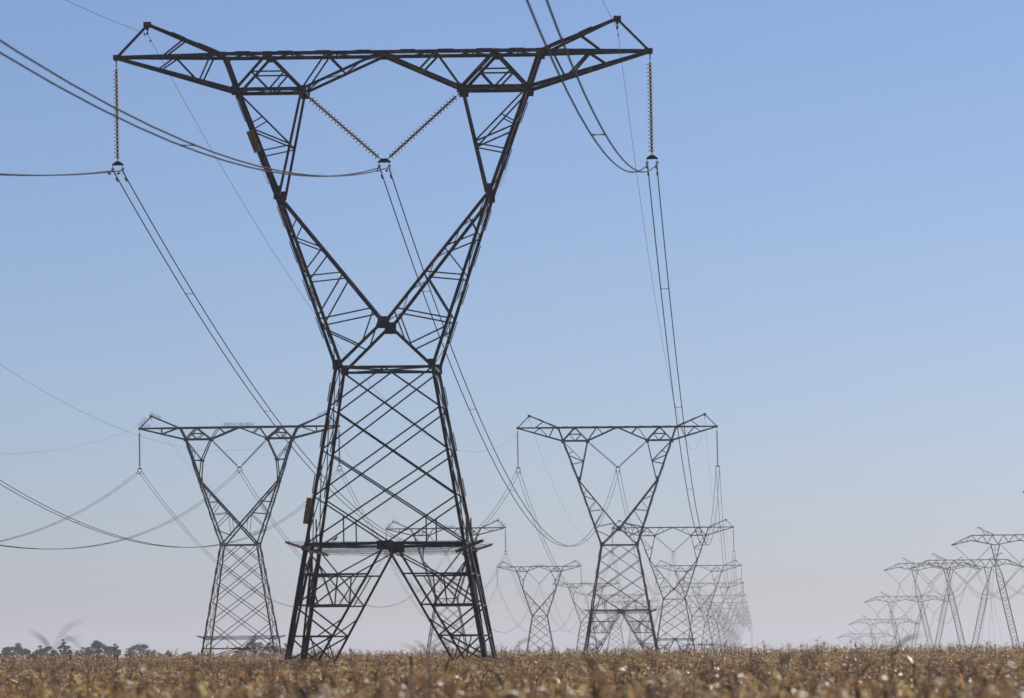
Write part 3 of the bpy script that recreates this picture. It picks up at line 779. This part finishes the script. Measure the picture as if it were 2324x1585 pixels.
tree(4, 262, 1464, 1540, 34, 'small tree joined to the right of the broad dark one', 5)
tree(5, 318, 1462, 1560, 66, 'open crowned thin tree with sky showing through', 6, 0, .5)
tree(6, 385, 1479, 1600, 30, 'tiny rounded tree left of the spiked pylon', 7)
tree(7, 578, 1447, 1400, 54, 'tree seen between the legs of the large left spiked pylon', 8, -.5, .7)
tree(8, 612, 1460, 1420, 50, 'dense low tree behind the right leg of the large left spiked pylon', 9)
tree(9, 648, 1463, 1600, 24, 'small tree just left of the foreground pylon foot', 10)
tree(10, 1022, 1471, 1500, 34, 'small blue tree between the foreground pylon legs', 11)

for k, (xw, yt, wd_) in enumerate(((8, 1476, 30), (84, 1478, 36), (182, 1472, 34), (292, 1474, 30), (352, 1478, 44), (424, 1482, 40), (470, 1483, 36), (545, 1474, 34))):
    tree(20 + k, xw, yt, 1620 + 25 * k, wd_, ('low bush like tree at the very left edge', 'low tree filling the gap between first and second tall trees', 'low tree between the tall narrow and the broad dark tree',
         'low tree between the broad dark and the open crowned tree', 'low wide tree right of the open crowned tree', 'very low tree between the left trees and the spiked pylon',
         'very low tree just left of the spiked pylon leg', 'low tree left of the one between the spiked pylon legs')[k], 40 + k, 0, .6)

# ------------------------------------------------------------------ dry maize field
PAL = np.array([(.50, .32, .15), (.30, .175, .08), (.74, .52, .26), (.15, .09, .05), (.92, .80, .56), (.62, .30, .08), (.055, .036, .024), (.36, .25, .15)])
PW = np.array([.15, .17, .13, .19, .12, .05, .15, .04]); PW /= PW.sum()
def plant_template(rg, nb=7, seg=4, tall=1.0, tassel=True, wide=1.0):
    """a dead maize plant of unit height: stalk, curling leaves, a husk, a tassel -> verts, quads, colours"""
    V = []; Fq = []; Cc = []
    def ribbon(pts, ws, nrm, col):
        o = len(V)
        for p, wd, nn in zip(pts, ws, nrm): V.append(p - nn * wd); V.append(p + nn * wd)
        for i in range(len(pts) - 1): Fq.append((o + 2 * i, o + 2 * i + 1, o + 2 * i + 3, o + 2 * i + 2)); Cc.append(col)
    bend = rg.normal(0, .06, 2)
    sx = lambda t: A3(bend[0] * t * t, bend[1] * t * t, t)
    c0 = PAL[rg.choice([1, 3, 7])]
    for a in (A3(1, 0, 0), A3(0, 1, 0)):
        ribbon([sx(0), sx(.5), sx(.95)], [.011, .009, .005], [a] * 3, c0)
    for k in range(nb):
        z0 = rg.uniform(.25, .92); az = rg.uniform(0, 2 * np.pi); d = A3(math.cos(az), math.sin(az), 0); sd_ = A3(-d[1], d[0], 0)
        ln = rg.uniform(.22, .5) * (1.15 - .4 * z0); th = rg.uniform(.5, 1.35); curl = rg.uniform(1.2, 4.4) * rg.choice([1, 1, .4])
        p = sx(z0); pts = [p]; ns = []; tw = rg.uniform(-1, 1)
        for s in range(seg):
            th2 = th - curl * (s + .5) / seg
            p = p + (d * math.cos(th2) + A3(0, 0, math.sin(th2))) * ln / seg; pts.append(p)
        for s in range(seg + 1):
            an = tw * s / seg * 1.6; ns.append(sd_ * math.cos(an) + A3(0, 0, 1) * math.sin(an))
        wm = rg.uniform(.012, .026) * wide
        ws = [wm * .8, wm, wm * .95, wm * .6, wm * .1][:seg + 1] if seg == 4 else [wm * .8, wm, wm * .1]
        ribbon(pts, ws, ns, PAL[rg.choice(8, p=PW)] * rg.uniform(.75, 1.2))
    if rg.random() < .65:                                                # ear in its pale husk
        z0 = rg.uniform(.4, .7); az = rg.uniform(0, 6.28); d = A3(math.cos(az) * .5, math.sin(az) * .5, -.5 if rg.random() < .5 else .8); d /= np.linalg.norm(d)
        p0 = sx(z0); col = A3(.50, .40, .26) * rg.uniform(.7, 1.25)
        for a in (np.cross(d, A3(0, 0, 1)), A3(0, 0, 1)):
            a = a / np.linalg.norm(a); ribbon([p0, p0 + d * .06, p0 + d * .13, p0 + d * .19], [.012, .026, .022, .004], [a] * 4, col)
    if tassel:
        for k in range(4):
            az = rg.uniform(0, 6.28); d = A3(math.cos(az) * .5, math.sin(az) * .5, 1); p0 = sx(.93)
            e = p0 + d * rg.uniform(.06, .12); ribbon([p0, e, e + A3(d[0] * .09, d[1] * .09, -.02)], [.003, .005, .002], [A3(1, 0, 0)] * 3, PAL[rg.choice([0, 2, 7])])
    return np.array(V), np.array(Fq), np.array(Cc)
def field():
    rg = np.random.default_rng(21)
    near_t = [plant_template(rg, 8, 4) for _ in range(14)]
    far_t = [plant_template(rg, 7, 2 if k % 2 else 4, tassel=(k % 3 == 0), wide=.95) for k in range(14)]
    bands = [(26, 60, 3.2, near_t), (60, 110, 3.2, near_t), (110, 200, 3.0, near_t), (200, 330, 3.2, far_t), (330, 560, .9, far_t)]
    VV = []; FF = []; CC = []; off = 0
    for y0, y1, dens, tm in bands:
        area = .5 * (y1 ** 2 - y0 ** 2) * .25 + (y1 - y0) * 6; n = int(area * dens)
        y = np.sqrt(rg.uniform(y0 ** 2, y1 ** 2, n)); x = rg.uniform(-1, 1, n) * (.122 * y + 3)
        # trampled, thinner ground right around the foreground pylon's feet
        dx, dy = x + 5.7, y - 230.15
        keep = ~((np.abs(dx) < 6.2) & (np.abs(dy) < 6.5) & (rg.random(n) < .82)); x, y = x[keep], y[keep]; n = len(x)
        g = ground(x, y)
        patch = .5 + .5 * np.sin(x * .31 + 1.7 * np.sin(y * .05)) * np.cos(y * .083 + x * .11)
        hh = np.interp(y, [26, 45, 90, 150, 205, 240, 300, 560], [1.28, 1.14, .88, .72, .50, .38, .36, .36]) * (rg.uniform(.66, 1.1, n) + .10 * (patch - .5))
        tall = rg.random(n) < np.where(y > 240, .15, .12); hh = np.where(tall, hh * rg.uniform(1.05, np.where(y > 240, 3.0, np.where(y > 150, 1.5, np.where(y > 50, 1.45, 1.2))), n), hh)
        hs = np.clip(hh, .26, 1.42)
        az = rg.uniform(0, 6.28, n); ti = rg.integers(0, len(tm), n); cm = rg.uniform(.4, 1.6, n) * (.8 + .4 * patch)
        wid = np.where(y > 200, 1.1, 1.0) * rg.uniform(.8, 1.2, n)
        for t in range(len(tm)):
            ix = np.where(ti == t)[0]; V, Fq, Cq = tm[t]
            if not len(ix): continue
            c, s = np.cos(az[ix]), np.sin(az[ix]); k = wid[ix][:, None]
            vx = (V[None, :, 0] * c[:, None] - V[None, :, 1] * s[:, None]) * k + x[ix][:, None]
            vy = (V[None, :, 0] * s[:, None] + V[None, :, 1] * c[:, None]) * k + y[ix][:, None]
            vz = V[None, :, 2] * hs[ix][:, None] + g[ix][:, None] - .02
            VV.append(np.stack([vx, vy, vz], -1).reshape(-1, 3).astype(np.float32))
            FF.append((Fq[None] + (off + np.arange(len(ix)) * len(V))[:, None, None]).reshape(-1, 4)); off += len(ix) * len(V)
            CC.append((Cq[None] * cm[ix][:, None, None]).reshape(-1, 3))
    CC = [c * A3(1.06, 1.0, .86) for c in CC]
    V = np.concatenate(VV); Fq = np.concatenate(FF).astype(np.int32); Cq = np.concatenate(CC)
    print('crop faces', len(Fq))
    me = bpy.data.meshes.new('maize_field'); me.vertices.add(len(V)); me.vertices.foreach_set('co', V.ravel())
    me.loops.add(len(Fq) * 4); me.loops.foreach_set('vertex_index', Fq.ravel())
    me.polygons.add(len(Fq)); me.polygons.foreach_set('loop_start', np.arange(0, len(Fq) * 4, 4, dtype=np.int32))
    try: me.polygons.foreach_set('loop_total', np.full(len(Fq), 4, dtype=np.int32))
    except Exception: pass
    at_ = me.attributes.new('tint', 'FLOAT_COLOR', 'FACE')
    at_.data.foreach_set('color', np.concatenate([np.clip(Cq, 0, .92), np.ones((len(Cq), 1))], 1).astype(np.float32).ravel())
    me.update(calc_edges=True); me.materials.append(M['crop'])
    o = bpy.data.objects.new('dry_maize_field', me); C.objects.link(o)
    tag(o, 'dense field of dry brown maize stalks and leaves across the foreground', 'crop field', kind='stuff')
field()

# taller weeds standing above the crop close to the camera (out of focus)
def weed(xp, ytop, Y, label, seed, nb=6, style=0):
    rg = np.random.default_rng(seed); b = at(xp, 1500, Y); gz = float(ground(b.x, Y)[0]); H = at(xp, ytop, Y).z - gz
    root = empty('tall_weed', (b.x, Y, gz)); tag(root, label, 'weed', 'tall blurred weeds above the crop')
    st = MB(); st.tube([(0, 0, 0), (.02, 0, H * .5), (.0, 0, H * .86)], [.02, .016, .008], 5)
    st.obj('stalk', MAT_W, root)
    for k in range(nb):
        mb = MB(); az = rg.uniform(-.6, .6) + (0 if rg.random() < .5 else math.pi); d = A3(math.cos(az), math.sin(az) * .6, 0)
        z0 = H * rg.uniform(.72, .86); ln = rg.uniform(.22, .42); th = rg.uniform(.9, 1.45); curl = rg.uniform(.6, 1.6); p = A3(0, 0, z0); P_ = [p]
        for s in range(7):
            t2 = th - curl * (s + .5) / 7; p = p + (d * math.cos(t2) + A3(0, 0, math.sin(t2))) * ln / 7; P_.append(p)
        wd = rg.uniform(.008, .015); n = A3(-d[1], d[0], 0) * .5 + A3(0, 0, .8)
        v = []
        for i, q in enumerate(P_):
            ww = wd * math.sin(math.pi * min(.97, .25 + .72 * i / 7)); v += [q - n * ww, q + n * ww]
        mb.add(v, [(2 * i, 2 * i + 1, 2 * i + 3, 2 * i + 2) for i in range(7)]); mb.obj('leaf', MAT_W, root)
MAT_W = mat('dead_weed', (.16, .12, .085), .6, 0, 20, (.28, .21, .14), trans=.25)
for a in ((120, 1408, 46, 'tallest fan shaped weed above the left trees', 1, 9), (196, 1432, 52, 'single arching weed above the broad dark tree', 2, 3),
          (690, 1448, 60, 'blurred weed at the left foot of the foreground pylon', 3, 4), (972, 1432, 52, 'upright blurred weed between the foreground pylon legs', 4, 3),
          (1163, 1432, 58, 'arching blurred weed just right of the foreground pylon', 5, 3), (1400, 1426, 50, 'feathery blurred weed at the foot of the second largest pylon', 6, 4),
          (1484, 1440, 56, 'blurred weed right of the second largest pylon leg', 7, 3), (1772, 1432, 60, 'weed standing in the open gap between pylon groups', 8, 4),
          (1822, 1424, 48, 'bent weed in the open gap, second of two', 9, 3), (2022, 1424, 44, 'blurred weed in front of the farthest V pylon', 10, 4),
          (2105, 1452, 50, 'short blurred weed below the V pylons', 11, 3), (2160, 1450, 46, 'short blurred weed nearest the right edge', 12, 3)):
    weed(a[0], a[1], a[2], a[3], a[4], a[5])

# ------------------------------------------------------------------ haze: the dusty air of the place
hz = MB(); hz.box((0, 5800, 0), (4500, 6200, 1)); hz.v[0][:, 2] = np.where(hz.v[0][:, 2] > 0, 48.0, ZMIN - 1.0)
ho = hz.obj('haze', []); tag(ho, 'thin dusty haze over the plain', 'haze', kind='stuff')
hm = bpy.data.materials.new('dusty_air'); hm.use_nodes = True; hn = hm.node_tree; hn.nodes.clear()
pvn = hn.nodes.new('ShaderNodeVolumePrincipled'); pvn.inputs['Color'].default_value = (.91, .94, 1, 1); pvn.inputs['Density'].default_value = 0.000125
pvn.inputs['Anisotropy'].default_value = 0.3
oo = hn.nodes.new('ShaderNodeOutputMaterial'); hn.links.new(pvn.outputs[0], oo.inputs['Volume']); ho.data.materials.append(hm)
